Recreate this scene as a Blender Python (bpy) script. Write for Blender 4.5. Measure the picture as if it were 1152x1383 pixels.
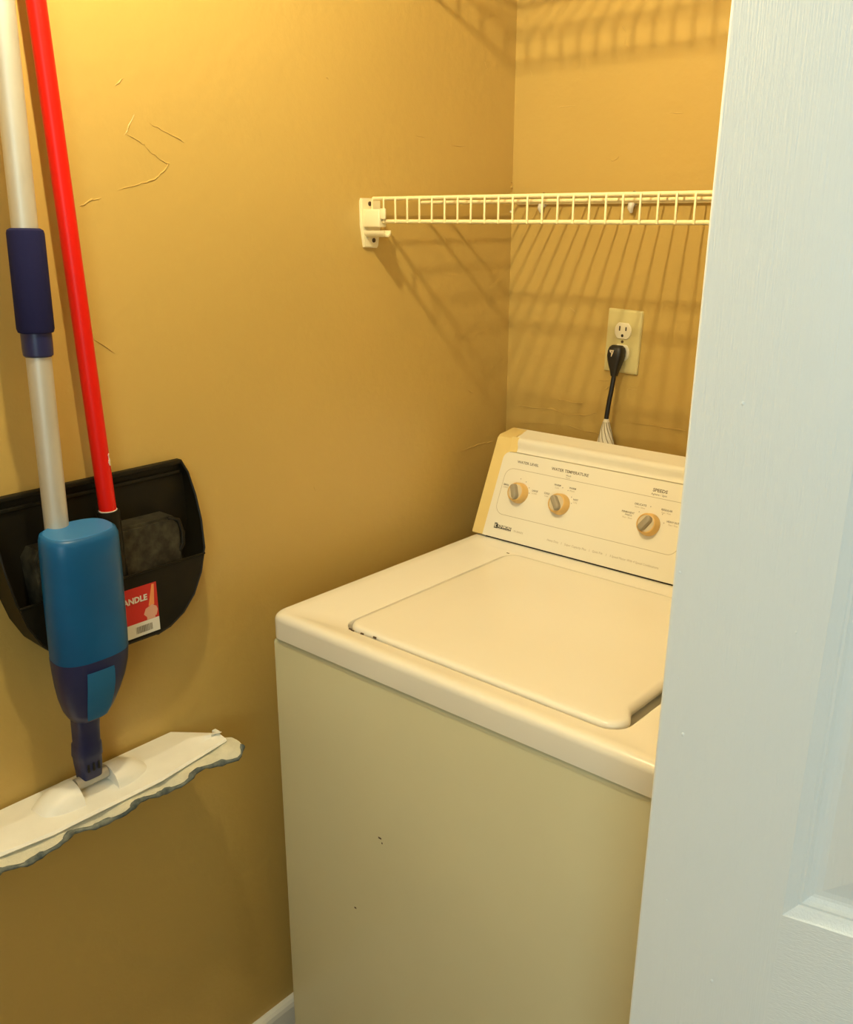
import bpy, bmesh, math, random
from mathutils import Vector, Matrix
random.seed(4)
for o in list(bpy.data.objects): bpy.data.objects.remove(o, do_unlink=True)
scene = bpy.context.scene
COL = scene.collection
pi = math.pi

# ------------------------------------------------------------------ camera
CAM = Vector((1.1326, -1.5455, 1.4869)); YAW, PITCH, FPX, VSH = .7179, .3157, 1273.9, 18.36
cd = bpy.data.cameras.new('camera'); cam = bpy.data.objects.new('camera', cd); COL.objects.link(cam)
cam.location = CAM; cam.rotation_euler = (pi/2 - PITCH, 0, YAW)
cd.sensor_fit = 'HORIZONTAL'; cd.sensor_width = 36; cd.lens = 36*FPX/1152; cd.shift_y = VSH/1152
cd.clip_start = .02
scene.camera = cam

# ------------------------------------------------------------------ light and exposure
vs = scene.view_settings
vs.view_transform = 'Standard'; vs.look = 'None'; vs.gamma = 1; vs.use_curve_mapping = False; vs.exposure = 0.0
w = bpy.data.worlds.new('world'); scene.world = w; w.use_nodes = True
w.node_tree.nodes['Background'].inputs[0].default_value = (.80, .90, 1, 1)
w.node_tree.nodes['Background'].inputs[1].default_value = .3
LAMP = Vector((.43, -1.03, 2.10)); LAMP_STRENGTH = 1820; LAMP_COLOR = (1, .85, .51)
wl = bpy.data.lights.new('window_daylight', 'AREA'); wl.shape = 'RECTANGLE'; wl.size = .8; wl.size_y = 1.1
wl.energy = 18; wl.color = (.72, .97, 1)
wo = bpy.data.objects.new('window_daylight', wl); COL.objects.link(wo)
wo.location = (1.80, -2.52, 1.65); wo.rotation_euler = (pi/2, 0, 0)

# ------------------------------------------------------------------ helpers
def ray(u, v):
    sy, cy, sp, cp = math.sin(YAW), math.cos(YAW), math.sin(PITCH), math.cos(PITCH)
    f = Vector((-sy*cp, cy*cp, -sp)); r = Vector((cy, sy, 0)); up = r.cross(f)
    return f + r*((u-576)/FPX) - up*((v-691.5-VSH)/FPX)
def hit(u, v, ax, val):
    d = ray(u, v); return CAM + d*((val-CAM[ax])/d[ax])

def nodes_mat(name, color, rough=.5, metal=0, noise=0, nscale=20, bump=0, bscale=200, stretch=(1,1,1), spec=.5, trans=0, color2=None, detail=4, coat=0, bdist=.001):
    m = bpy.data.materials.new(name); m.use_nodes = True
    nt = m.node_tree; b = nt.nodes['Principled BSDF']
    b.inputs['Base Color'].default_value = (*color, 1); b.inputs['Roughness'].default_value = rough
    b.inputs['Metallic'].default_value = metal; b.inputs['Specular IOR Level'].default_value = spec
    b.inputs['Transmission Weight'].default_value = trans; b.inputs['Coat Weight'].default_value = coat
    tc = nt.nodes.new('ShaderNodeTexCoord'); mp = nt.nodes.new('ShaderNodeMapping'); mp.inputs['Scale'].default_value = stretch
    nt.links.new(tc.outputs['Object'], mp.inputs['Vector'])
    if noise:
        n = nt.nodes.new('ShaderNodeTexNoise'); n.inputs['Scale'].default_value = nscale; n.inputs['Detail'].default_value = detail
        nt.links.new(mp.outputs[0], n.inputs['Vector'])
        mx = nt.nodes.new('ShaderNodeMix'); mx.data_type = 'RGBA'
        c2 = color2 or tuple(c*(1-noise) for c in color)
        mx.inputs['A'].default_value = (*color, 1); mx.inputs['B'].default_value = (*c2, 1)
        cr = nt.nodes.new('ShaderNodeMapRange'); cr.inputs['From Min'].default_value = .35; cr.inputs['From Max'].default_value = .7
        nt.links.new(n.outputs['Fac'], cr.inputs['Value']); nt.links.new(cr.outputs[0], mx.inputs['Factor'])
        nt.links.new(mx.outputs['Result'], b.inputs['Base Color'])
    if bump:
        n2 = nt.nodes.new('ShaderNodeTexNoise'); n2.inputs['Scale'].default_value = bscale; n2.inputs['Detail'].default_value = 3
        nt.links.new(mp.outputs[0], n2.inputs['Vector'])
        bp = nt.nodes.new('ShaderNodeBump'); bp.inputs['Strength'].default_value = bump; bp.inputs['Distance'].default_value = bdist
        nt.links.new(n2.outputs['Fac'], bp.inputs['Height']); nt.links.new(bp.outputs[0], b.inputs['Normal'])
    return m
M = dict(
 wall=nodes_mat('tan_paint', (.55,.368,.100), .38, noise=.05, nscale=3, bump=.55, bscale=55, bdist=.0016),
 ceil=nodes_mat('ceiling_white', (.78,.76,.70), .9, bump=.3),
 floor=nodes_mat('vinyl_floor', (.42,.36,.28), .5, noise=.2, nscale=9),
 base=nodes_mat('baseboard_paint', (.78,.76,.68), .4),
 enamel=nodes_mat('top_enamel', (.86,.82,.70), .22, noise=.02, nscale=6),
 cabinet=nodes_mat('cabinet_enamel', (.72,.68,.44), .36, noise=.04, nscale=4, bump=.15, bscale=300, bdist=.0003),
 console=nodes_mat('console_enamel', (.84,.79,.64), .35),
 endcap=nodes_mat('yellowed_plastic', (.80,.61,.24), .42, noise=.06, nscale=12),
 knob=nodes_mat('knob_yellow', (.74,.47,.15), .4),
 knobface=nodes_mat('knob_face', (.66,.55,.36), .4),
 knobgrip=nodes_mat('knob_grip_grey', (.34,.29,.20), .45),
 print=nodes_mat('grey_print', (.16,.13,.08), .6),
 printlight=nodes_mat('fine_print', (.46,.40,.26), .6),
 black=nodes_mat('black_rubber', (.012,.011,.010), .45),
 gap=nodes_mat('gap_shade_dark', (.03,.022,.012), .8),  # near-black colour standing in for shade inside the washer's gaps
 rust=nodes_mat('rust_chip', (.10,.06,.03), .9),
 wire=nodes_mat('shelf_vinyl', (.84,.70,.37), .42),
 bracket=nodes_mat('bracket_plastic', (.86,.76,.46), .4),
 screw=nodes_mat('dark_screw', (.10,.07,.04), .5, metal=.6),
 plate=nodes_mat('outlet_plate', (.63,.54,.24), .38),
 recep=nodes_mat('receptacle', (.86,.78,.55), .35),
 slot=nodes_mat('slot_dark', (.03,.02,.012), .8),
 wrap=nodes_mat('cord_wrap', (.80,.74,.58), .5),
 wrapdark=nodes_mat('cord_wrap_stripe', (.33,.27,.16), .6),
 alu=nodes_mat('brushed_aluminium', (.60,.57,.49), .5, metal=.45, noise=.05, nscale=30),
 foam=nodes_mat('navy_foam', (.014,.014,.062), .85, spec=.15, bump=.3, bscale=900, bdist=.0004),
 navy=nodes_mat('navy_plastic', (.013,.018,.085), .38),
 tank=nodes_mat('blue_translucent', (.004,.115,.31), .34, noise=.3, nscale=7, trans=.08, spec=.35),
 tankcap=nodes_mat('blue_cap', (.025,.17,.42), .4),
 lightblue=nodes_mat('light_blue_plastic', (.04,.28,.56), .4),
 mopwhite=nodes_mat('white_plastic', (.93,.91,.83), .45, noise=.06, nscale=25),
 pad=nodes_mat('pad_cloth', (.72,.68,.52), .95, noise=.15, nscale=60, bump=.6, bscale=500, bdist=.001),
 fringe=nodes_mat('pad_fringe', (.07,.09,.09), .95, noise=.5, nscale=80, color2=(.24,.26,.22), bump=.6, bscale=500, bdist=.001),
 pan=nodes_mat('black_plastic', (.010,.008,.005), .48, noise=.4, nscale=30, color2=(.014,.011,.005), spec=.18),
 scuff=nodes_mat('scuffed_black_plastic', (.012,.010,.006), .55, noise=.5, nscale=70, color2=(.055,.049,.030), detail=6, spec=.3),
 red=nodes_mat('red_enamel', (.70,.010,.004), .38, spec=.28),
 stred=nodes_mat('sticker_red', (.58,.018,.012), .45),
 stwhite=nodes_mat('sticker_white', (.74,.70,.60), .5),
 stpale=nodes_mat('sticker_pale', (.70,.36,.24), .5),
 storange=nodes_mat('sticker_orange', (.85,.30,.09), .5),
 chrome=nodes_mat('hinge_metal', (.6,.58,.5), .35, metal=.9),
 brass=nodes_mat('lamp_metal', (.7,.66,.55), .4, metal=.8),
)
def door_mat(name, stretch):
    return nodes_mat(name, (.83,.89,.90), .36, bump=.42, bscale=60, stretch=stretch, bdist=.0009)
M['door_v'] = door_mat('door_paint_vertical_grain', (15,15,.5)); M['door_h'] = door_mat('door_paint_cross_grain', (.6,14,14))
em = bpy.data.materials.new('bulb_glow'); em.use_nodes = True; nt = em.node_tree; nt.nodes.clear()
e_ = nt.nodes.new('ShaderNodeEmission'); o_ = nt.nodes.new('ShaderNodeOutputMaterial'); nt.links.new(e_.outputs[0], o_.inputs[0])
e_.inputs[0].default_value = (*LAMP_COLOR, 1); e_.inputs[1].default_value = LAMP_STRENGTH
M['bulb'] = em

def tag(o, label, cat, group=None):
    o['label'] = label; o['category'] = cat
    if group: o['group'] = group
    return o
def empty(name, loc, label, cat, group=None):
    o = bpy.data.objects.new(name, None); COL.objects.link(o); o.location = loc; o.empty_display_size = .05
    return tag(o, label, cat, group)
def world_loc(o):
    return Vector(o.location) + (world_loc(o.parent) if o.parent else Vector())
def put(name, me, mat, parent=None, label=None, structure=False):
    """me is in world coordinates; the object's origin goes to the mesh's bounding-box base"""
    if isinstance(me, bmesh.types.BMesh):
        bm = me; me = bpy.data.meshes.new(name)
        bmesh.ops.recalc_face_normals(bm, faces=bm.faces); bm.to_mesh(me); bm.free()
    co = [v.co for v in me.vertices]
    c = Vector(((min(p.x for p in co)+max(p.x for p in co))/2, (min(p.y for p in co)+max(p.y for p in co))/2, min(p.z for p in co)))
    me.transform(Matrix.Translation(-c))
    o = bpy.data.objects.new(name, me); COL.objects.link(o)
    me.materials.clear(); me.materials.append(M[mat] if isinstance(mat, str) else mat)
    if parent: o.parent = parent; o.location = c - world_loc(parent)
    else: o.location = c
    if label: o['label'] = label
    if structure: o['kind'] = 'structure'
    return o
def smooth(o, ang=40):
    me = o.data
    for p in me.polygons: p.use_smooth = True
    me.set_sharp_from_angle(angle=math.radians(ang)); return o
def box(bm, a, b, bev=0, seg=2):
    a, b = Vector(a), Vector(b)
    r = bmesh.ops.create_cube(bm, size=1); vs_ = r['verts']
    for v in vs_: v.co = Vector(((a[i]+b[i])/2 + v.co[i]*(b[i]-a[i]) for i in range(3)))
    if bev:
        es = list({e for v in vs_ for e in v.link_edges})
        bmesh.ops.bevel(bm, geom=es, offset=bev, segments=seg, profile=.5, affect='EDGES')
    return bm
def boxbm(a, b, bev=0, seg=2): return box(bmesh.new(), a, b, bev, seg)
def loft(bm, rings, cap0=True, cap1=True, closed=True):
    R = [[bm.verts.new(p) for p in ring] for ring in rings]
    n = len(R[0])
    for i in range(len(R)-1):
        for j in range(n if closed else n-1):
            bm.faces.new((R[i][j], R[i][(j+1) % n], R[i+1][(j+1) % n], R[i+1][j]))
    if cap0: bm.faces.new(list(reversed(R[0])))
    if cap1: bm.faces.new(R[-1])
    return R
def tube(bm, pts, r, n=8, cap=True):
    pts = [Vector(p) for p in pts]; rings = []
    rr_ = r if isinstance(r, (list, tuple)) else [r]*len(pts)
    t0 = (pts[1]-pts[0]).normalized()
    nrm = t0.orthogonal().normalized()
    for i, p in enumerate(pts):
        if i == 0: t = pts[1]-pts[0]
        elif i == len(pts)-1: t = pts[-1]-pts[-2]
        else: t = (pts[i]-pts[i-1]).normalized() + (pts[i+1]-pts[i]).normalized()
        t.normalize(); nrm = (nrm - t*nrm.dot(t)).normalized(); bn = t.cross(nrm)
        rings.append([p + (nrm*math.cos(2*pi*k/n) + bn*math.sin(2*pi*k/n))*rr_[i] for k in range(n)])
    loft(bm, rings, cap, cap); return bm
def tubebm(pts, r, n=8): return tube(bmesh.new(), pts, r, n)
def rrect(x0, x1, y0, y1, r, n=6):
    out = []
    for cx, cy, a0 in ((x1-r, y1-r, 0), (x0+r, y1-r, pi/2), (x0+r, y0+r, pi), (x1-r, y0+r, 1.5*pi)):
        for k in range(n+1):
            a = a0 + pi/2*k/n; out.append((cx+r*math.cos(a), cy+r*math.sin(a)))
    return out
def prism(poly, f0, f1):
    """poly: 2D points; f0/f1 map a point to 3D on either side"""
    bm = bmesh.new(); loft(bm, [[f0(*p) for p in poly], [f1(*p) for p in poly]]); return bm
def frame_matrix(o, X, Y):
    X = Vector(X).normalized(); Y = Vector(Y).normalized(); Z = X.cross(Y)
    return Matrix(((X.x,Y.x,Z.x,o[0]),(X.y,Y.y,Z.y,o[1]),(X.z,Y.z,Z.z,o[2]),(0,0,0,1)))
def text_mesh(s, mtx, size, width=None, align='CENTER', bold=0, ext=.0001, shear=0):
    c = bpy.data.curves.new('t', 'FONT'); c.body = s; c.size = size; c.align_x = align; c.align_y = 'CENTER'
    c.extrude = ext; c.offset = bold; c.resolution_u = 2; c.shear = shear
    o = bpy.data.objects.new('t', c); COL.objects.link(o)
    bpy.context.view_layer.update()
    me = bpy.data.meshes.new_from_object(o.evaluated_get(bpy.context.evaluated_depsgraph_get()))
    bpy.data.objects.remove(o); bpy.data.curves.remove(c)
    if width:
        xs = [v.co.x for v in me.vertices]; k = width/(max(xs)-min(xs)); me.transform(Matrix.Diagonal((k, 1, 1, 1)))
    me.transform(mtx); return me

# ------------------------------------------------------------------ the room
XR, YF, ZC = 1.64, -2.5, 2.44
wall_left = put('wall_left', boxbm((-.1, YF, 0), (0, 0, ZC)), 'wall', structure=True)
wall_back = put('wall_back', boxbm((-.1, 0, 0), (XR+.1, .1, ZC)), 'wall', structure=True)
RX = 3.4                                                # the room in front of the closet is wider than the closet
put('wall_right', boxbm((XR, -.73, 0), (XR+.1, 0, ZC)), 'wall', structure=True)
put('wall_partition', boxbm((XR, -.83, 0), (RX+.1, -.73, ZC)), 'wall', structure=True)
put('wall_room_right', boxbm((RX, YF-.1, 0), (RX+.1, -.83, ZC)), 'wall', structure=True)
bm = bmesh.new()
for a, b in (((-.1,YF-.1,0),(1.36,YF,ZC)), ((2.24,YF-.1,0),(RX,YF,ZC)), ((1.36,YF-.1,0),(2.24,YF,1.05)), ((1.36,YF-.1,2.25),(2.24,YF,ZC))): box(bm, a, b)
put('wall_front', bm, 'wall', structure=True)
put('floor', boxbm((-.1, YF-.1, -.05), (RX+.1, .1, 0)), 'floor', structure=True)
put('ceiling', boxbm((-.1, YF-.1, ZC), (RX+.1, .1, ZC+.05)), 'ceil', structure=True)
bm = bmesh.new()
for a, b in (((1.36,YF-.09,1.05),(1.40,YF-.03,2.25)), ((2.20,YF-.09,1.05),(2.24,YF-.03,2.25)), ((1.40,YF-.09,1.05),(2.20,YF-.03,1.09)), ((1.40,YF-.09,2.21),(2.20,YF-.03,2.25))): box(bm, a, b)
put('window_1', bm, 'base', structure=True)
# the baseboards: a board with a rounded cap
def baseboard(name, mk):
    prof = [(0,0),(.014,0),(.014,.070),(.012,.078),(.008,.083),(.003,.0855),(0,.0855)]
    put(name, mk(prof), 'base', structure=True)
baseboard('baseboard_left', lambda P: prism(P, lambda a, z: (a, YF, z), lambda a, z: (a, 0, z)))
baseboard('baseboard_back', lambda P: prism(P, lambda a, z: (.014, -a, z), lambda a, z: (XR, -a, z)))
# raised ridges and cracks in the paint of the two walls
def ridge(wall, ax, pts, r=.0011, flat=.8):
    P = [hit(u, v, ax, 0.0) for u, v in pts]; Q = []
    for a, b in zip(P, P[1:]):
        for k in range(4): Q.append(a.lerp(b, k/4))
    Q.append(P[-1])
    for q in Q[1:-1]:
        for i in range(3):
            if i != ax: q[i] += random.uniform(-.0012, .0012)
    rad = [r*random.uniform(.45, 1.1) for _ in Q]; rad[0] = rad[-1] = r*.15
    s = 1 if ax == 0 else -1
    for q in Q: q[ax] = s*r*.1
    put('paint_ridge', tubebm(Q, rad, 6), 'wall', wall)
for pts in ([(108,278),(123,270),(137,267)], [(159,257),(188,249),(206,244),(217,235),(228,222),(213,213),(197,199)], [(181,155),(168,183)],
            [(202,166),(225,178),(249,193)], [(155,116),(167,106)], [(127,459),(155,477)], [(170,181),(186,190),(196,197)], [(440,104),(444,108)],
            [(620,610),(633,605.5),(646,600),(658,598),(667,596)], [(423,656),(427,664)], [(632,527),(640,531)], [(560,182),(575,186)], [(608,196),(630,197)], [(655,84),(658,94)]):
    ridge(wall_left, 0, pts)
for pts in ([(694,547),(725,551),(746,553),(764,560),(790,561),(808,557)], [(748,537.5),(772,543.5),(790,544)], [(847,571),(881,574),(931,583)],
            [(764,574),(790,582),(816,588)], [(806,513),(826,514)], [(847,526),(860,526)], [(700,570),(730,572),(760,573)], [(815,528),(824,521)], [(816,539),(820,541)],
            [(752,145),(777,142)], [(820,212),(829,218),(837,210)], [(716,95),(719,104)], [(840,34),(846,45),(843,58),(850,64)], [(900,153),(925,152)], [(770,415),(778,422)], [(809,476),(814,478)]):
    ridge(wall_back, 1, pts)
for u, v in ((692,246),(691,262),(689.5,286),(690,272),(691.5,253)):
    p = hit(u, v, 0, .0); p.y = min(p.y, -.004); bm = bmesh.new(); bmesh.ops.create_icosphere(bm, subdivisions=1, radius=random.uniform(.0015,.003), matrix=Matrix.Translation((.001,p.y,p.z)))
    put('filler_speck', bm, 'stwhite' if v > 280 else 'wall', wall_left)

# ------------------------------------------------------------------ the door, standing ajar beside the washer
DA = math.radians(13.4); DW, DH, DT = .76, 2.02, .035
D0 = Vector((.8245, -.908, .012)); TILT = math.radians(.7)
dmx = Matrix.Translation(D0) @ Matrix.Rotation(DA, 4, 'Z') @ Matrix.Translation((0,0,.9)) @ Matrix.Rotation(TILT, 4, 'Y') @ Matrix.Translation((0,0,-.9))
# local door space: x along the leaf from the free edge, y into its thickness (0 = the face seen), z up
STILE, MUL = .114, .10
rows = [(.23,.775),(.938,1.545),(1.645,1.905)]           # z ranges of the three rows of panels
cols = [(STILE, (DW-MUL)/2), ((DW+MUL)/2, DW-STILE)]
def dbox(a, b, bev=0): bm = boxbm(a, b, bev, 3); bm.transform(dmx); return bm
door = put('door_1', dbox((.004,.003,.004), (DW-.004,DT-.003,DH-.004)) if False else dbox((STILE-.01,.014,.2), (DW-STILE+.01,DT-.014,1.93)), 'door_v', structure=True)
for x0 in (0, DW-STILE):
    bm = boxbm((x0,0,0), (x0+STILE,DT,DH)); xe = 0 if x0 == 0 else DW
    bmesh.ops.bevel(bm, geom=[e for e in bm.edges if all(abs(v.co.x-xe) < 1e-4 for v in e.verts) and abs(e.verts[0].co.y-e.verts[1].co.y) < 1e-4], offset=.0025, segments=3, profile=.5, affect='EDGES')
    bm.transform(dmx); smooth(put('stile', bm, 'door_v', door), 60)
for i, (z0, z1) in enumerate(((0,rows[0][0]), (rows[0][1],rows[1][0]), (rows[1][1],rows[2][0]), (rows[2][1],DH))):
    put('rail', dbox((STILE,0,z0), (DW-STILE,DT,z1)), 'door_h', door)
for z0, z1 in rows: put('mullion', dbox((cols[0][1],0,z0), (cols[1][0],DT,z1)), 'door_v', door)
for z0, z1 in rows:
    for x0, x1 in cols:
        # moulded surround stepping down, then the raised field, on both faces
        for s in (0, 1):
            bm = bmesh.new(); rings = []
            for ins, dep in ((0,0),(.0015,.0010),(.009,.0046),(.0105,.0060),(.0125,.0060),(.015,.0085),(.0185,.0105),(.021,.0112),(.026,.0112),(.050,.0035),(.054,.0027)):
                y = dep if s == 0 else DT-dep
                rings.append([(x0+ins,y,z0+ins),(x1-ins,y,z0+ins),(x1-ins,y,z1-ins),(x0+ins,y,z1-ins)])
            loft(bm, rings, False, True); bm.transform(dmx)
            put('panel', bm, 'door_v', door)
def door_pix(u, v):
    inv = dmx.inverted(); o = inv @ CAM; d = (inv.to_3x3() @ ray(u, v)); return o + d*(-o.y/d.y)
for u, v, r in ((922,992,.0014),(961,1325,.0016),(1003,545,.0013),(918,773,.0010),(957,1089,.0008),(900,1216,.0009),(916,917,.0008),(1075,854,.0009)):
    p = door_pix(u, v); bm = bmesh.new(); bmesh.ops.create_icosphere(bm, subdivisions=1, radius=r, matrix=dmx @ Matrix.Translation((p.x,0,p.z)) @ Matrix.Diagonal((1,.5,1.5,1)))
    smooth(put('paint_drip', bm, 'door_v', door))
for z in (.25, 1.0, 1.75):
    bm = tubebm([dmx @ Vector((DW+.006,.004,z-.045)), dmx @ Vector((DW+.006,.004,z+.045))], .006, 8); put('hinge', bm, 'chrome', door)
hx = dmx @ Vector((DW, 0, 1))
put('trim_1', boxbm((hx.x+.014, hx.y-.03, 0), (XR, hx.y+.09, ZC)), 'base', structure=True)

# ------------------------------------------------------------------ the ceiling lamp that lights the closet
lamp = empty('pendant_lamp', (LAMP.x, LAMP.y, ZC), 'bare bulb pendant lamp hanging from the ceiling above the washer front', 'lamp')
bm = bmesh.new(); tube(bm, [(LAMP.x,LAMP.y,ZC-.0005),(LAMP.x,LAMP.y,ZC-.02),(LAMP.x,LAMP.y,ZC-.03)], [.06,.058,.02], 24); smooth(put('canopy', bm, 'brass', lamp))
smooth(put('stem', tubebm([(LAMP.x,LAMP.y,ZC-.03),(LAMP.x,LAMP.y,LAMP.z+.09)], .006, 10), 'brass', lamp))
smooth(put('socket', tubebm([(LAMP.x,LAMP.y,LAMP.z+.10),(LAMP.x,LAMP.y,LAMP.z+.088),(LAMP.x,LAMP.y,LAMP.z+.045)], [.008,.017,.018], 16), 'brass', lamp))
bm = bmesh.new(); zz = [(-.018,.002),(-.0165,.007),(-.0125,.0125),(-.007,.0165),(0,.018),(.007,.0165),(.016,.014),(.030,.012),(.048,.012)]
tube(bm, [(LAMP.x,LAMP.y,LAMP.z+a) for a, _ in zz], [r for _, r in zz], 16); smooth(put('bulb', bm, 'bulb', lamp))

# ------------------------------------------------------------------ the washing machine
WX0, WX1, WYF, WYB, WT = .075, .761, -.702, -.055, .914
washer = empty('washing_machine', ((WX0+WX1)/2, (WYF+WYB)/2, 0), 'cream top loading washing machine with three knobs on its sloping console', 'washing machine')
cab = smooth(put('cabinet', boxbm((WX0+.002, WYF+.003, .025), (WX1-.002, WYB-.002, WT-.0445), .006, 3), 'cabinet', washer))
put('gap_shade', boxbm((WX0+.006, WYF+.009, WT-.046), (WX1-.006, WYB-.006, WT-.040)), 'gap', washer)  # dark strip painted in as the shade of the seam below the deck
for x in (WX0+.06, WX1-.06):
    for y in (WYF+.06, WYB-.06):
        smooth(put('foot', tubebm([(x,y,0),(x,y,.008),(x,y,.03)], [.022,.02,.012], 14), 'black', washer))
for u, v, l in ((513,1132,.006),(516,1139,.002),(480,1226,.004)):
    p = hit(u, v, 1, WYF+.003); put('scuff_mark', boxbm((p.x-l/2,p.y-.0003,p.z-.0012), (p.x+l/2,p.y+.0003,p.z+.0014)), 'rust', cab)
# top deck: one-piece enamelled top with a rolled edge, a slightly sunken field and the well of the lid
LX0, LX1, LY0, LY1 = .193, .656, -.655, -.239
def ring(ins, z, r): return [(x, y, z) for x, y in rrect(WX0+ins, WX1-ins, WYF+ins, WYB-ins, r, 6)]
def lring(g, z, r): return [(x, y, z) for x, y in rrect(LX0-g, LX1+g, LY0-g, LY1+g, r, 6)]
bm = bmesh.new(); rings = [ring(0, WT-.0405, .022), ring(0, WT-.012, .022)]
for k in range(1, 6): a = pi/2*k/5; rings.append(ring(.011*(1-math.cos(a)), WT-.012+.012*math.sin(a), .022))
def mixr(f, z):   # between the deck's rim and the lid well
    A = ring(.034, 0, .022); B = lring(.004, 0, .028)
    return [(a[0]*(1-f)+b[0]*f, a[1]*(1-f)+b[1]*f, z) for a, b in zip(A, B)]
def inner(ins, back, z, r): return [(x, y, z) for x, y in rrect(WX0+ins, WX1-ins, WYF+ins*.62, WYB-back, r, 6)]
rings += [inner(.030, .17, WT, .022), inner(.042, .175, WT-.0035, .024), lring(.0085, WT-.0035, .032), lring(.0055, WT-.0048, .030), lring(.0042, WT-.0080, .028), lring(.0042, WT-.034, .028)]
loft(bm, rings); top = smooth(put('top_deck', bm, 'enamel', washer), 35)
# lid with a finger notch cut into its right side
def lid_ring(off, z, notch):
    pts = rrect(LX0+off, LX1-off, LY0+off, LY1-off, max(.005,.026-off), 6)
    out = []
    R_ = [(LX1-off, -.47), (LX1-off-notch, -.488), (LX1-off-notch, -.600), (LX1-off-notch*.15, -.622)]
    # pts start at the right-back corner arc and end with the right-front corner arc, so the right side closes the loop
    return [(x, y, z) for x, y in pts] + [(x, y, z) for x, y in reversed(R_)]
bm = bmesh.new()
loft(bm, [lid_ring(.004, WT-.030, .024), lid_ring(.004, WT-.0105, .024), lid_ring(0, WT-.0095, .0135), lid_ring(0, WT-.0062, .0140), lid_ring(.0018, WT-.0026, .0155), lid_ring(.0050, WT-.0006, .0155), lid_ring(.0105, WT, .0155), lid_ring(.03, WT-.0006, .004)])
lid = smooth(put('lid', bm, 'enamel', washer), 35)
for u, v in ((473,850),(476,852),(489,856),(506,861),(686,747.5)):
    p = hit(u, v, 2, WT-.004); put('rust_chip', boxbm((p.x-.003,p.y-.0012,p.z-.001), (p.x+.003,p.y+.0012,p.z+.0012), .0005, 1), 'rust', top)
# console: local (s along the width, t up the sloping face, h off the face)
CD = Vector((0, .08, .182)).normalized(); CN = Vector((1,0,0)).cross(CD); CO = Vector((WX0, -.205, WT))
def cp(s, t, h=0): return CO + Vector((s,0,0)) + CD*t + CN*h
def cmx(s, t, h): return frame_matrix(cp(s, t, h), (1,0,0), CD)
CW = WX1-WX0
put('gap_shade', boxbm((WX0+.03, -.199, WT-.002), (WX1-.03, -.075, WT+.006)), 'gap', washer)  # dark strip in place of the shadow in the gap under the console
def cprof(h, t0=.0045, ttop=.197, yb=-.068, zt=1.1):
    P = [cp(0, t0, h), cp(0, ttop-.007, h), cp(0, ttop-.002, h-.002), cp(0, ttop+.0015, h-.0065)]
    P += [Vector((WX0, yb-.012, zt)), Vector((WX0, yb-.003, zt-.003)), Vector((WX0, yb, zt-.012)), Vector((WX0, yb, WT+.0045))]
    return P
def extr(P, x0, x1, ins=0):
    bm = bmesh.new(); c = sum(P, Vector())/len(P)
    def at(x, k): return [Vector((x, *(c + (p-c)*k).yz)) for p in P]
    R_ = [at(x0, 1-ins*.7), at(x0+.003*(ins > 0), 1)] if ins else [at(x0, 1)]
    R_ += [at(x1, 1)]
    loft(bm, R_); return bm
console = put('console', extr(cprof(-.003), WX0+.012, WX1-.012), 'console', washer)
for s0, s1 in ((0, .0375), (CW-.0375, CW)):
    P = cprof(.0012, .0035); bm = extr(P, WX0+s0, WX0+s1)
    bmesh.ops.bevel(bm, geom=bm.edges[:], offset=.0018, segments=2, affect='EDGES')
    cap = smooth(put('end_cap', bm, 'endcap', washer, 'yellowed plastic end cap'), 50)
    # the inner corner of the cap that runs on along the top strip
    q0, q1 = (s1-.004, .052) if s0 == 0 else (CW-.052, s0+.004)
    bm = prism([(q0,.1668),(q1,.1690),(q1,.197),(q0,.197)], lambda s, t: cp(s, t, -.004), lambda s, t: cp(s, t, .0010)); put('corner', bm, 'endcap', cap)
# rounded white strip along the top edge of the console
bm = bmesh.new(); rings = []
for t, h in ((.168,-.003),(.1695,.0005),(.174,-.0005),(.179,.0005),(.184,.004),(.189,.0058),(.194,.0050),(.198,.001),(.2,-.004),(.196,-.008)):
    rings.append([cp(.052, t, h), cp(CW-.052, t, h)])
loft(bm, [[r[0] for r in rings], [r[1] for r in rings]]); smooth(put('top_strip', bm, 'console', washer), 60)
# face plate with rounded upper corners
P = rrect(.0268, CW-.0268, -.03, .1672, .014, 5); P = [(s, max(t, .0045)) for s, t in P]
Q = []
for q in P:
    if not Q or (Vector(q)-Vector(Q[-1])).length > 1e-5: Q.append(q)
bm = prism(Q, lambda s, t: cp(s, t, -.004), lambda s, t: cp(s, t, .0022)); face = put('face_plate', bm, 'console', washer)
FH = .0023
# thin printed line round the controls
def line_loop(s0, s1, t0, t1, r, wd):
    A = rrect(s0, s1, t0, t1, r, 6); B = rrect(s0+wd, s1-wd, t0+wd, t1-wd, r-wd, 6); bm = bmesh.new()
    va = [bm.verts.new(cp(s, t, FH)) for s, t in A]; vb = [bm.verts.new(cp(s, t, FH)) for s, t in B]
    n = len(va)
    for j in range(n): bm.faces.new((va[j], va[(j+1) % n], vb[(j+1) % n], vb[j]))
    return bm
put('printed_border', line_loop(.0405, .412, .0490, .1382, .018, .0008), 'printlight', face)
def txt(s, t, text, size, width=None, mat='print', align='CENTER', bold=.0, name='lettering', shear=0):
    o = put(name, text_mesh(text, cmx(s, t, FH), size, width, align, bold, .00005, shear), mat, face); return o
txt(.0848, .1517, 'WATER LEVEL', .0066, .0475, bold=.0001)
txt(.1760, .1517, 'WATER TEMPERATURE', .0074, .078, bold=.00015)
txt(.1754, .1445, 'Wash', .0046); txt(.1754, .1405, 'Rinse', .0040, mat='printlight')
txt(.3546, .1500, 'SPEEDS', .0078, .027, bold=.0002)
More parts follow.
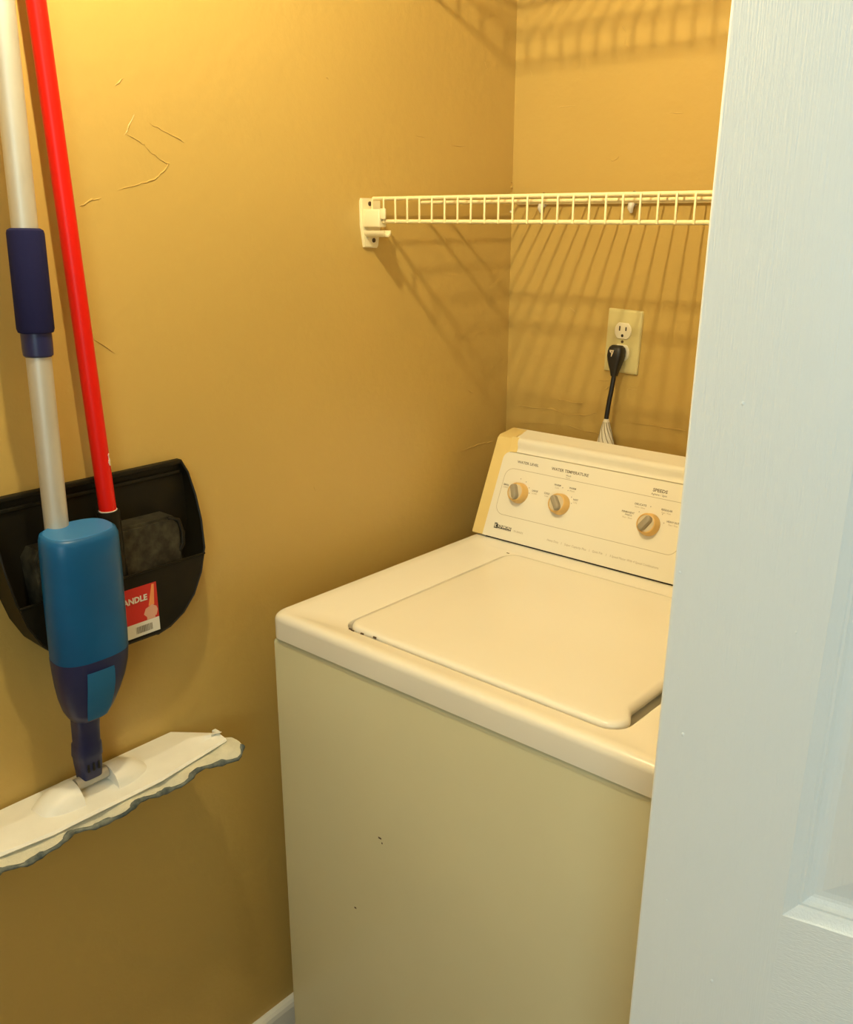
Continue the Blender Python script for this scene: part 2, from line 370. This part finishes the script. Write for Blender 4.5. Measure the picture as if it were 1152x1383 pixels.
txt(.3543, .1432, 'Agitate / Spin', .0048, .0285)
def lab(s, t, a, b, wa, sz=.0046, c=None):
    txt(s, t+.002, a, sz, wa, bold=.00008)
    txt(s, t-.0028, b, sz*.9, None, 'printlight')
lab(.0500,.1035,'SMALL','LOAD',.0125); lab(.1152,.1030,'LARGE','LOAD',.0125)
lab(.1412,.1035,'COLD','Cold',.012); lab(.1585,.1222,'WARM','Cold',.014); lab(.1905,.1218,'WARM','Warm',.014); lab(.2025,.1030,'HOT','Cold',.010)
lab(.3265,.1190,'DELICATE','Slow / Slow',.022); lab(.3752,.1185,'REGULAR','Fast / Fast',.020); lab(.3925,.1008,'HEAVY DUTY','Fast / Fast',.025)
txt(.3075,.1040,'PERMANENT',.0046,.024,bold=.00008); txt(.3095,.0995,'PRESS',.0044,.013); txt(.3085,.0948,'Fast / Slow',.0042,None,'printlight')
for cx, pts in ((.0784, (60, 90, 30, 8)), (.1701, (62, 90, 30, 5)), (.3499, (150, 100, 42, 8))):
    for a in pts:
        a = math.radians(a); s, t = cx+.0262*math.cos(a), .0955+.0262*math.sin(a)
        put('printed_tick', prism(rrect(s-.0006, s+.0006, t-.0008, t+.0008, .0004, 2), lambda x, y: cp(x, y, FH-.0002), lambda x, y: cp(x, y, FH+.00005)), 'print', face)
# maker's plate: black block with a pale K stripe and the name cut out in cream
blk = put('name_block', prism([(.0480,.0218),(.0868,.0218),(.0868,.0296),(.0555,.0296),(.0545,.0320),(.0480,.0320)], lambda s, t: cp(s, t, FH-.0002), lambda s, t: cp(s, t, FH)), 'black', face)
put('lettering', text_mesh('KENMORE', cmx(.0712, .0268, FH+.0001), .0068, .0295, 'CENTER', .00012, .00005), 'console', face)
put('lettering', prism([(.0493,.0305),(.0503,.0305),(.0503,.0275),(.0530,.0305),(.0541,.0305),(.0510,.0270),(.0541,.0232),(.0530,.0232),(.0503,.0264),(.0503,.0232),(.0493,.0232)], lambda s, t: cp(s, t, FH), lambda s, t: cp(s, t, FH+.0001)), 'console', face)
put('name_line', prism([(.0560,.0222),(.0862,.0222),(.0862,.0230),(.0560,.0230)], lambda s, t: cp(s, t, FH), lambda s, t: cp(s, t, FH+.0001)), 'console', face)
txt(.1035, .0243, '70 SERIES', .0048, .021, 'printlight')
txt(.1791, .0244, 'Heavy Duty', .0055, .024, 'printlight'); txt(.2265, .0242, 'Super Capacity Plus', .0055, .0444, 'printlight')
txt(.2713, .0246, 'Quiet Pak', .0055, .0205, 'printlight'); txt(.3418, .0244, '3 Speed Motor With 4 Speed Combinations', .0055, .092, 'printlight')
for s in (.1975, .2550, .2887): put('printed_bar', prism([(s,.0222),(s+.0004,.0222),(s+.0004,.0266),(s,.0266)], lambda x, y: cp(x, y, FH-.0002), lambda x, y: cp(x, y, FH+.00005)), 'printlight', face)
# knobs: skirted cap with a bar grip standing on its face
def knob(s, t, ang, label):
    K = cmx(s, t, FH)
    def P(pts): return [K @ Vector(p) for p in pts]
    def circ(r, z, n=28, fl=0): return P([(r*math.cos(2*pi*k/n), r*math.sin(2*pi*k/n), z) for k in range(n)])
    bm = bmesh.new(); loft(bm, [circ(.0195,0), circ(.0195,.003), circ(.0186,.0055), circ(.0178,.013), circ(.0165,.0155), circ(.0150,.0160), circ(.0145,.0150)])
    k = smooth(put('knob', bm, 'knob', washer, label), 35)
    bm = bmesh.new(); loft(bm, [circ(.0146,.0148), circ(.0140,.0156)]); put('knob_face', bm, 'knobface', k)
    ca, sa = math.cos(ang), math.sin(ang)
    def rot(x, y): return (x*ca-y*sa, x*sa+y*ca)
    bm = bmesh.new(); rg = []
    for hw, hl, z in ((.0066,.0142,.0152),(.0060,.0140,.0205),(.0048,.0132,.0230),(.0030,.0120,.0236)):
        rg.append(P([(*rot(x, y), z) for x, y in rrect(-hw, hw, -hl, hl, hw*.9, 3)]))
    loft(bm, rg); smooth(put('knob_grip', bm, 'knobgrip', k), 40)
knob(.0835, .0950, math.radians(26), 'yellowed water level knob'); knob(.1745, .0915, math.radians(38), 'yellowed water temperature knob'); knob(.3515, .0910, math.radians(-32), 'yellowed speed knob')

# ------------------------------------------------------------------ wire shelves
def shelf(z, d, gap, rails, label):
    sh = empty('wire_shelf', (XR/2, 0, z), label, 'shelf', None)
    x0, x1 = .010, XR-.006
    for name, y, zz, r in [('front_rail',-d,z,.0030),('lip_rail',-d-.001,z-gap,.0030),('back_rail',-.0065,z-.003,.0028)] + [('deck_rail',yy,z-.0045,.0028) for yy in rails]:
        smooth(put(name, tubebm([(x0+.009,y,zz),(x1,y,zz)], r, 8), 'wire', sh), 60)
    wr = .0016; first = None; x = .0206; k = 0
    while x < x1:
        if first is None:
            first = put('wire', tubebm([(x,-.004,z+.001),(x,-d-.001,z+.0015),(x,-d-.0042,z-.002),(x,-d-.0042,z-gap-.002)], wr, 6), 'wire', sh); fx = first.location.x; smooth(first, 60)
        else:
            c = first.copy(); COL.objects.link(c); c.parent = sh; c.location.x = fx + (x-.0206)
        x += .0252
    return sh
SZ = 1.5155
shelf(SZ, .40, .0345, (-.283, -.227), 'long white wire shelf over the washer, held by the plastic end bracket')
shelf(1.893, .305, .036, (-.16,), 'narrower white wire shelf mounted higher, above the long wire shelf')
# end bracket on the side wall
br = empty('shelf_bracket', (0, -.39, 1.4395), 'cream plastic end bracket screwed to the side wall under the wire shelf', 'bracket')
bm = prism([(-.407,1.441),(-.377,1.439),(-.374,1.443),(-.374,1.462),(-.368,1.470),(-.368,1.512),(-.372,1.5165),(-.411,1.5165),(-.413,1.512),(-.413,1.475)], lambda y, z: (.0003,y,z), lambda y, z: (.005,y,z))
bmesh.ops.bevel(bm, geom=[e for e in bm.edges if all(v.co.x > .004 for v in e.verts)], offset=.0015, segments=2, affect='EDGES')
smooth(put('back_plate', bm, 'bracket', br), 50)
smooth(put('sleeve', boxbm((.003,-.409,1.472), (.040,-.392,1.4995), .0018, 2), 'bracket', br), 50)
# the open hook under the sleeve: a half pipe running out from the wall
bm = bmesh.new(); A = []
for r in (.0085, .0060):
    for k in range(11):
        a = pi*.95 + (1.12*pi)*k/10; A.append((-.4005 + r*math.cos(a), 1.4655 + r*math.sin(a)))
prof = A[:11] + list(reversed(A[11:]))
loft(bm, [[(.003,y,z) for y, z in prof], [(.050,y,z) for y, z in prof]]); smooth(put('hook', bm, 'bracket', br), 50)
smooth(put('clip', boxbm((.041,-.4085,1.4845), (.052,-.4050,1.5005), .001, 2), 'bracket', br), 50)
for y, z in ((-.394,1.5080),(-.386,1.4515)):
    smooth(put('screw', tubebm([(.003,y,z),(.0062,y,z),(.0070,y,z)], [.0036,.0036,.002], 10), 'screw', br))
# clips that hold the back rail on the rear wall
for x, lb in ((.073, 'small white shelf clip on the rear wall close to the corner'), (.262, 'small white shelf clip on the rear wall above the outlet')):
    cl = empty('shelf_clip', (x, 0, SZ-.02), lb, 'clip', 'clips under the back rail of the long shelf')
    bm = bmesh.new(); tube(bm, [(x,-.0004,SZ-.004),(x,-.007,SZ-.006),(x,-.010,SZ-.013),(x,-.006,SZ-.020)], [.008,.0065,.0055,.003], 8); smooth(put('clip_body', bm, 'stwhite', cl), 60)
    smooth(put('screw', tubebm([(x+.001,-.0004,SZ+.012),(x+.001,-.003,SZ+.012),(x+.001,-.0038,SZ+.012)], [.0034,.0034,.002], 8), 'screw', cl))
    put('tab', boxbm((x-.003,-.004,SZ-.004), (x+.004,-.0004,SZ+.014), .001, 1), 'stwhite', cl)

# ------------------------------------------------------------------ outlet and power cord
OX, OZ, OT = .2606, 1.2724, .0333
OM = frame_matrix((OX,0,OZ), (math.cos(OT),0,-math.sin(OT)), (math.sin(OT),0,math.cos(OT)))   # local x right, y up, z out of the wall
outlet = empty('wall_outlet', (OX, 0, OZ-.057), 'yellowed two socket outlet plate on the rear wall above the washer', 'outlet')
bm = bmesh.new(); loft(bm, [[OM @ Vector((x,y,z)) for x, y in rrect(-.035+i,.035-i,-.057+i,.057-i,.0022,3)] for i, z in ((0,.0003),(0,.003),(.0014,.0052),(.004,.0060))])
smooth(put('cover_plate', bm, 'plate', outlet), 50)
for y0 in (.0195, -.0195):
    P = []
    for k in range(32):
        a = 2*pi*k/32; P.append((.0165*math.cos(a)*1.02, max(-.0142, min(.0142, .0172*math.sin(a)))+y0))
    bm = bmesh.new(); loft(bm, [[OM @ Vector((x,y,.0052)) for x, y in P], [OM @ Vector((x,y,.0078)) for x, y in P], [OM @ Vector((x*.95,(y-y0)*.95+y0,.0085)) for x, y in P]])
    rc = put('receptacle', bm, 'recep', outlet)
    for sx, h in ((-.0064,.0042),(.0064,.0034)):
        put('slot', prism([(sx-.0013,y0+.004-h),(sx+.0013,y0+.004-h),(sx+.0013,y0+.004+h),(sx-.0013,y0+.004+h)], lambda x, y: OM @ Vector((x,y,.0080)), lambda x, y: OM @ Vector((x,y,.0087))), 'slot', rc)
    put('slot', prism([(.0026*math.cos(2*pi*k/10), y0-.0085+.0028*math.sin(2*pi*k/10)) for k in range(10)], lambda x, y: OM @ Vector((x,y,.0080)), lambda x, y: OM @ Vector((x,y,.0087))), 'slot', rc)
put('screw', prism([(.0026*math.cos(2*pi*k/12), .0026*math.sin(2*pi*k/12)) for k in range(12)], lambda x, y: OM @ Vector((x,y,.0055)), lambda x, y: OM @ Vector((x,y,.0070))), 'screw', outlet)
# the cord: flat moulded plug, black lead, then the bundle wrapped in pale plastic going down behind the console
cord = empty('power_cord', (.254, -.035, 1.0), 'black plug and lead in the outlet, bundled below in striped pale wrap', 'power cord')
def pl(x, y, z): return OM @ Vector((x,y,z))
bm = bmesh.new(); rg = []
for y, hw, z0, z1 in ((.0005,.0095,.0150,.0270),(-.003,.0130,.0110,.0310),(-.009,.0145,.0092,.0330),(-.018,.0145,.0092,.0345),(-.026,.0130,.0096,.0345),(-.036,.0100,.0120,.0330),(-.046,.0072,.0150,.0300),(-.0545,.0056,.0175,.0285)):
    rg.append([pl(x-.001, y-.006, z) for x, z in rrect(-hw, hw, z0, z1, min(hw, (z1-z0)/2)*.55, 3)])
loft(bm, rg); plug = smooth(put('plug', bm, 'black', cord), 40)
put('plug_mark', prism([(-.0085,-.013),(.0005,-.0125),(-.001,-.018),(-.0035,-.0245),(-.0045,-.0245),(-.0042,-.0185),(-.0075,-.0165)], lambda x, y: pl(x,y,.0342), lambda x, y: pl(x,y,.0347)), 'knobface', plug)
put('plug_mark', prism([(-.0048,-.0148),(-.0022,-.0148),(-.0030,-.0178)], lambda x, y: pl(x,y,.0345), lambda x, y: pl(x,y,.0349)), 'black', plug)
a = pl(-.001,-.058,.023); bP = Vector((.2535,-.034,1.136))
smooth(put('lead', tubebm([a, a.lerp(bP,.3)+Vector((.0008,-.001,0)), a.lerp(bP,.7)+Vector((0,-.001,0)), bP, bP+Vector((0,0,-.016))], .0044, 10), 'black', cord))
bm = bmesh.new(); c0 = Vector((.2535,-.034,1.134)); rg = []
lv = [(0,.0042,.0042),(-.006,.0062,.0058),(-.02,.0100,.0085),(-.038,.0150,.0115),(-.06,.0205,.014),(-.09,.024,.016),(-.13,.022,.016)]
N = 24
for dz, rx, ry in lv: rg.append([c0 + Vector((rx*math.cos(2*pi*k/N)-.02*dz, ry*math.sin(2*pi*k/N), dz)) for k in range(N)])
loft(bm, rg); wrap = smooth(put('bundle_wrap', bm, 'wrap', cord))
def lvat(dz):
    for (z0,a0,b0),(z1,a1,b1) in zip(lv, lv[1:]):
        if z1 <= dz <= z0: f = (dz-z0)/(z1-z0); return a0+(a1-a0)*f, b0+(b1-b0)*f
    return lv[-1][1:]
for k in range(9):                                     # the slanting strands seen through the wrap
    pts = []
    for i in range(9):
        dz = -.006-.115*i/8; rx, ry = lvat(dz); ang = -pi*.98 + pi*.19*k - dz*24.0
        pts.append(c0 + Vector((rx*math.cos(ang)-.02*dz, ry*math.sin(ang), dz)))
    put('strand', tubebm(pts, .0009, 5), 'wrapdark', wrap)

# ------------------------------------------------------------------ long-handled dustpan hanging on the side wall
DYC = -.930
pan = empty('dustpan', (.03, DYC, .928), 'black long handled dustpan with red handle and red sticker hanging on the wall', 'dustpan')
half = [(.137,1.160),(.1435,1.142),(.146,1.110),(.1455,1.075),(.141,1.035),(.131,1.000),(.116,.970),(.096,.948),(.072,.934),(.055,.930)]
outl = [(DYC+h, z) for h, z in half] + [(DYC-h, z) for h, z in reversed(half)]       # (y,z), right top -> bottom -> left top
def xf(z):
    if z >= 1.027: return .0500 + (.0130-.0500)*((z-1.027)/(1.160-1.027))**1.25
    return .0500
back = put('back_plate', prism(outl, lambda y, z: (.002,y,z), lambda y, z: (.0055,y,z)), 'pan', pan)
bm = bmesh.new(); cen = Vector((DYC, 1.06)); rg = []
def insy(y, z, k): d = Vector((y,z))-cen; d = d*(1-k/d.length); return cen.x+d.x, cen.y+d.y
R0 = [(.0045,y,z) for y, z in outl]; R1 = [(xf(z),y,z) for y, z in outl]
R2 = [(xf(z)+.0012,*insy(y,z,.0015)) for y, z in outl]; R3 = [(xf(z),*insy(y,z,.003)) for y, z in outl]; R4 = [(.0045,*insy(y,z,.003)) for y, z in outl]
loft(bm, list(zip(*[R0,R1,R2,R3,R4])), True, True, True) if False else loft(bm, [list(t) for t in zip(R0,R1,R2,R3,R4)], True, True)
smooth(put('side_wall', bm, 'pan', pan), 40)
hood = [(y, z) for y, z in outl if z < 1.03]
hood = [(DYC+.1385,1.027)] + hood + [(DYC-.1385,1.027)]
hb = prism([insy(y, z, .001) for y, z in hood], lambda y, z: (xf(z)-.0030,y,z), lambda y, z: (xf(z),y,z)); hood_o = put('hood', hb, 'pan', pan)
put('hood_edge', tubebm([(.0498,DYC+.1385,1.0275),(.0505,DYC,1.0275),(.0498,DYC-.1385,1.0275)], .0016, 6), 'pan', pan)
put('lip', boxbm((.005,DYC-.136,1.139), (.0085,DYC+.136,1.145), .0012, 1), 'pan', pan)
put('lip', boxbm((.0045,DYC-.1365,1.154), (.013,DYC+.1365,1.1605), .0015, 2), 'pan', pan)
# raised block that carries the handle socket, worn on its face
bm = prism([(DYC+.012,1.012),(DYC+.104,1.012),(DYC+.108,1.078),(DYC+.099,1.0905),(DYC+.012,1.0915)], lambda y, z: (.005,y,z), lambda y, z: (.048-.10*max(0,z-1.02),y,z))
bmesh.ops.bevel(bm, geom=[e for e in bm.edges if all(v.co.x > .03 for v in e.verts)], offset=.004, segments=2, affect='EDGES'); smooth(put('socket_block', bm, 'scuff', pan), 50)
bm = prism([(DYC-.012,1.012),(DYC-.104,1.012),(DYC-.108,1.078),(DYC-.099,1.0905),(DYC-.012,1.0915)], lambda y, z: (.005,y,z), lambda y, z: (.048-.10*max(0,z-1.02),y,z))
bmesh.ops.bevel(bm, geom=[e for e in bm.edges if all(v.co.x > .03 for v in e.verts)], offset=.004, segments=2, affect='EDGES'); smooth(put('socket_block', bm, 'scuff', pan), 50)
smooth(put('latch_loop', tubebm([(.036,-.838,1.088),(.042,-.826,1.084),(.044,-.822,1.066),(.046,-.824,1.050),(.043,-.829,1.040)], .0032, 8), 'pan', pan), 60)
H0 = Vector((.035,-.927,1.119)); H1 = Vector((.030,-.9435,1.717)); HD = (H1-H0).normalized()
smooth(put('handle_socket', tubebm([H0-HD*.10, H0-HD*.03, H0-HD*.002, H0+HD*.001], [.0135,.0150,.0150,.0142], 18), 'pan', pan))
smooth(put('handle', tubebm([H0, H0+HD*.83], .0112, 20), 'red', pan, 'glossy red metal handle'))
smooth(put('handle_ring', tubebm([H0-HD*.0005, H0+HD*.0022], .0120, 20), 'stwhite', pan))
smooth(put('handle_cap', tubebm([H0+HD*.82, H0+HD*.86, H0+HD*.875], [.0135,.0135,.006], 16), 'black', pan))
p = H0+HD*.070; side = Vector((.80,.60,0)).normalized()
put('paint_chip', prism([(-.001,-.0075),(.0018,-.008),(.0014,-.004),(.0026,-.001),(.0005,.004),(.0012,.0085),(-.0016,.007),(-.0008,.001),(-.0026,-.003)], lambda a_, b_: H0+HD*(.070+b_)+side*.0108+Vector((-.60,.80,0))*a_, lambda a_, b_: H0+HD*(.070+b_)+side*.0116+Vector((-.60,.80,0))*a_), 'stwhite', pan)
bmesh_knob = tubebm([(.043,-.876,.9335),(.043,-.876,.9285),(.043,-.876,.9268)], [.005,.005,.003], 8); put('foot_stud', bmesh_knob, 'pan', pan)
# the sticker on the hood
SX = .0502; sy0, sy1, sz0, sz1 = -.968, -.8755, .9365, 1.0085
def stp(y, z, h=0): return Vector((xf(z)+.0003+h, y, z))
def flat(name, poly, h, mat, parent): return put(name, prism(poly, lambda y, z: stp(y,z,h-.0002), lambda y, z: stp(y,z,h)), mat, parent)
st = put('sticker', prism([(sy0,sz0+.020),(sy1,sz0+.020),(sy1,sz1),(sy0,sz1)], lambda y, z: stp(y,z,-.0002), lambda y, z: stp(y,z,.0001)), 'stred', pan, 'red and white product sticker')
flat('sticker_band', [(sy0,sz0),(sy1,sz0),(sy1,sz0+.020),(sy0,sz0+.020)], .0001, 'stwhite', st)
smx = lambda y, z: frame_matrix(stp(y,z,.0007), (0,1,0), (0,0,1))
put('lettering', text_mesh('HANDLE', smx(-.9145,.9905), .0118, .045, 'CENTER', .0004), 'stwhite', st)
put('lettering', text_mesh('DUST PAN', smx(-.9480,.9800), .0080, .036, 'CENTER', .0003), 'stwhite', st)
put('lettering', text_mesh('LONG', smx(-.9520,.9990), .0075, .018, 'CENTER', .0003), 'stwhite', st)
flat('printed_picture', [(-.8905,.9765),(-.8815,.9765),(-.8795,1.0065),(-.8830,1.0065)], .0003, 'storange', st)
flat('printed_picture', [(-.8990,.9660),(-.8935,.9600),(-.8795,.9600),(-.8768,.9680),(-.8785,.9730),(-.8850,.9775),(-.8955,.9735)], .0004, 'stpale', st)
flat('printed_picture', [(-.8945,.9568),(-.8815,.9568),(-.8815,.9640),(-.8945,.9640)], .0003, 'stpale', st)
y = -.9130; k = 0
while y < -.8870:
    wd = random.choice((.0004,.0008,.0012,.0006)); flat('printed_bar', [(y,.9410),(y+wd,.9410),(y+wd,.9510),(y,.9510)], .0003, 'print', st); y += wd + random.choice((.0005,.0009,.0006))

# ------------------------------------------------------------------ spray mop hanging in front of the dustpan
mop = empty('spray_mop', (.055, -1.01, .735), 'spray mop with blue tank, silver handle and white swivel head on the wall', 'mop')
G0, G1 = Vector((.068,-1.0165,1.10)), Vector((.062,-1.0005,1.717)); GD = (G1-G0).normalized()
def gp(z): return G0 + GD*((z-G0.z)/GD.z)
smooth(put('handle', tubebm([gp(.97), gp(1.95)], .0143, 24), 'alu', mop, 'silver metal handle tube'))
smooth(put('grip', tubebm([gp(1.3595),gp(1.361),gp(1.365),gp(1.470),gp(1.4735),gp(1.4755)], [.0155,.0195,.0208,.0203,.0193,.0158], 24), 'foam', mop, 'navy foam grip'))
smooth(put('grip_collar', tubebm([gp(1.333),gp(1.335),gp(1.342),gp(1.362)], [.0148,.0168,.0172,.0172], 24), 'navy', mop))
smooth(put('handle_cap', tubebm([gp(1.94),gp(1.975),gp(1.985)], [.0165,.0160,.008], 16), 'navy', mop))
# tank: superellipse sections
def sec(z, cx, cy, hx_, hy_, e=2.6, n=40, a0=0, a1=2*pi, off=0, zf=0):
    out = []
    for k in range(n):
        a = a0 + (a1-a0)*k/(n if a1-a0 > 6 else n-1); c, s = math.cos(a), math.sin(a)
        x = (hx_+off)*math.copysign(abs(c)**(2/e), c); y = (hy_+off)*math.copysign(abs(s)**(2/e), s)
        out.append(Vector((cx+x, cy+y, z + zf*x)))
    return out
TK = [(.9640,.093,-1.006,.0310,.0490),(.985,.0935,-1.0055,.0315,.0492),(1.03,.0945,-1.005,.0320,.0490),(1.07,.095,-1.004,.0325,.0485),(1.10,.095,-1.0035,.0325,.0480),(1.117,.095,-1.003,.0320,.0475),(1.1235,.0945,-1.003,.0300,.0455),(1.1255,.0945,-1.003,.0270,.0425)]
bm = bmesh.new(); loft(bm, [sec(z,cx,cy,a,b,zf=-.10) for z,cx,cy,a,b in TK]); tank = smooth(put('tank', bm, 'tank', mop, 'translucent blue liquid tank'), 40)
bm = bmesh.new(); loft(bm, [sec(z,.0945,-1.003,a,b,zf=-.10) for z,a,b in ((1.1250,.0272,.0425),(1.1262,.0262,.0415))]); put('tank_top', bm, 'tankcap', tank)
NV = [(.8700,.0800,-1.0130,.0180,.0205),(.8735,.0815,-1.0130,.0215,.0245),(.885,.084,-1.012,.0245,.0315),(.905,.087,-1.010,.0275,.0390),(.925,.0900,-1.008,.0295,.0445),(.945,.092,-1.0065,.0305,.0480),(.9642,.093,-1.006,.0312,.0494)]
bm = bmesh.new(); loft(bm, [sec(z,cx,cy,a,b,zf=-.10 if z>.95 else -.05) for z,cx,cy,a,b in NV]); tb = smooth(put('tank_base', bm, 'navy', mop, 'navy lower housing of the tank'), 40)
bm = bmesh.new()   # light blue release panel on the housing
NVi = []
for i in range(15):
    z = .8760 + (.9500-.8760)*i/14
    for A, B in zip(NV, NV[1:]):
        if A[0] <= z <= B[0]: f = (z-A[0])/(B[0]-A[0]); NVi.append(tuple(A[j]+(B[j]-A[j])*f for j in range(5)))
rg = []
for z,cx,cy,a,b in NVi:
    f = (z-.876)/(.074); rg.append(sec(z,cx,cy,a,b,2.6,12,math.radians(-20-2*(1-f)),math.radians(12+16*(1-f)),.0012,-.06))
loft(bm, rg, False, False, False); bmesh.ops.solidify(bm, geom=bm.faces[:], thickness=.001)
rp = smooth(put('release_panel', bm, 'lightblue', tb), 50)
bm = bmesh.new(); bmesh.ops.create_icosphere(bm, subdivisions=2, radius=.0035, matrix=Matrix.Translation((.1075,-1.0035,.8885)) @ Matrix.Diagonal((.6,1.3,.8,1))); smooth(put('button', bm, 'lightblue', rp))
# neck and swivel joint
bm = bmesh.new(); loft(bm, [sec(z,cx,cy,a,b,4,24) for z,cx,cy,a,b in ((.768,.0565,-1.009,.0125,.0150),(.790,.0585,-1.0095,.0145,.0165),(.800,.0595,-1.010,.0150,.0168),(.803,.060,-1.010,.0158,.0180),(.822,.063,-1.0105,.0152,.0172),(.825,.0635,-1.0105,.0138,.0160),(.850,.069,-1.012,.0140,.0162),(.876,.075,-1.013,.0150,.0170))])
neck = smooth(put('neck', bm, 'navy', mop), 40)
for y in (-1.017,-1.0095,-1.002): put('neck_slot', boxbm((.0715,y-.0016,.782), (.0742,y+.0016,.794), .0005, 1), 'black', neck)
smooth(put('joint_bar', tubebm([(.060,-1.032,.7645),(.060,-.986,.7645)], .0085, 14), 'alu', mop))
# head plate: long tapered plate with a raised spine, seen from above
PZ = .745
def plate_x(y):
    d = (y+1.01)        # distance along the head from the joint
    a = abs(d)
    xb = .006 if a < .160 else .006 + (a-.160)/.045*.056
    xfr = .1065 if a < .08 else .1065 - (a-.08)/.125*.018
    return xb, xfr
bm = bmesh.new(); rg = []
ys = [-1.215,-1.212,-1.20,-1.185,-1.17,-1.14,-1.09,-1.05,-1.01,-.97,-.93,-.88,-.85,-.835,-.82,-.808,-.805]
for y in ys:
    xb, xq = plate_x(y)
    top_ = [(xb,-.004),(xb+.004,0.0005),((xb*.72+xq*.28),.002),((xb*.5+xq*.5),.0062),((xb*.42+xq*.58),.0060),(xq-.02,.0015),(xq-.003,-.001),(xq,-.004)]
    rg.append([(x,y,PZ+z) for x, z in top_] + [(xq-.002,y,PZ-.0065),(xb+.002,y,PZ-.0065)])
loft(bm, rg); headp = smooth(put('head_plate', bm, 'mopwhite', mop, 'long white plastic head plate'), 30)
for yc, s in ((-1.052,-1), (-.966,1)):     # the two rounded cheeks that hold the joint
    bm = bmesh.new(); rg = []
    for i in range(9):
        a = pi*i/8; rg.append((math.cos(a), math.sin(a)))
    rings = []
    for q in range(11):
        f = q/10; k = max(.05, (1-f**2.2))**.62
        y_ = yc - s*.018 + s*.058*f
        rings.append([Vector((.058+.030*c*(.35+.65*k), y_, PZ-.0015+.0285*sn*k)) for c, sn in rg])
    loft(bm, rings); smooth(put('joint_cheek', bm, 'mopwhite', headp), 40)
put('end_clip', boxbm((.056,-.8085,PZ-.004), (.068,-.801,PZ+.003), .001, 1), 'mopwhite', headp)
put('end_clip', boxbm((.056,-1.219,PZ-.004), (.068,-1.2115,PZ+.003), .001, 1), 'mopwhite', headp)
# cloth pad gripped under the plate, with a wavy dark bound edge
bm = bmesh.new(); fr = []; rg = []
N = 64
for i in range(N+1):
    y = -1.228 + (-.791+1.228)*i/N; d = abs(y+1.009)/.223
    wv = .0042*math.sin(y*62+.6)+.003*math.sin(y*133+2)+.002*math.sin(y*31)
    endf = max(0, 1-max(0,(d-.86)/.14)**2.2)
    xo = .052 + (.0585+wv*.8)*endf**.6 if d < 1 else .052
    xi = .052 - (.044)*max(0, 1-max(0,(d-.70)/.30)**1.3)**.7
    if d > .85 : xo = max(xo, .075+.02*endf)
    if y > -.86: s_ = (y+.86)/.074; xi = .008+.078*min(1,s_)**.9; xo = max(xo, xi+.022*(1-.6*max(0,s_-.8)/.2))+.012*s_
    dz = -.0035*math.sin(y*62+2.2)-.003+.004*max(0,(d-.8)/.2)
    rg.append([(xi,y,PZ-.0072),( (xi+xo)/2,y,PZ-.0066),(xo-.006,y,PZ-.0080+dz*.5),(xo,y,PZ-.0115+dz),(xo-.005,y,PZ-.0165+dz),((xi+xo)/2,y,PZ-.0150),(xi,y,PZ-.0140)])
    fr.append(Vector((xo-.0005,y,PZ-.0150+dz)))
loft(bm, rg); pad_o = smooth(put('mop_pad', bm, 'pad', mop, 'cream cloth pad with wavy edge'), 60)
smooth(put('pad_edge', tubebm(fr, [.0038+.0013*math.sin(i*.9)+.0008*math.sin(i*2.3) for i in range(N+1)], 8), 'fringe', pad_o), 70)

# a hanging hook on each handle end, its loop against the wall
for owner, c in ((mop, gp(1.97)), (pan, H0+HD*.868)):
    smooth(put('hanging_hook', tubebm([c, c+Vector((-.005,0,.022)), (.010,c.y,c.z+.034), (.0045,c.y,c.z+.028), (.0042,c.y,c.z-.01)], .004, 8), 'chrome', owner), 60)
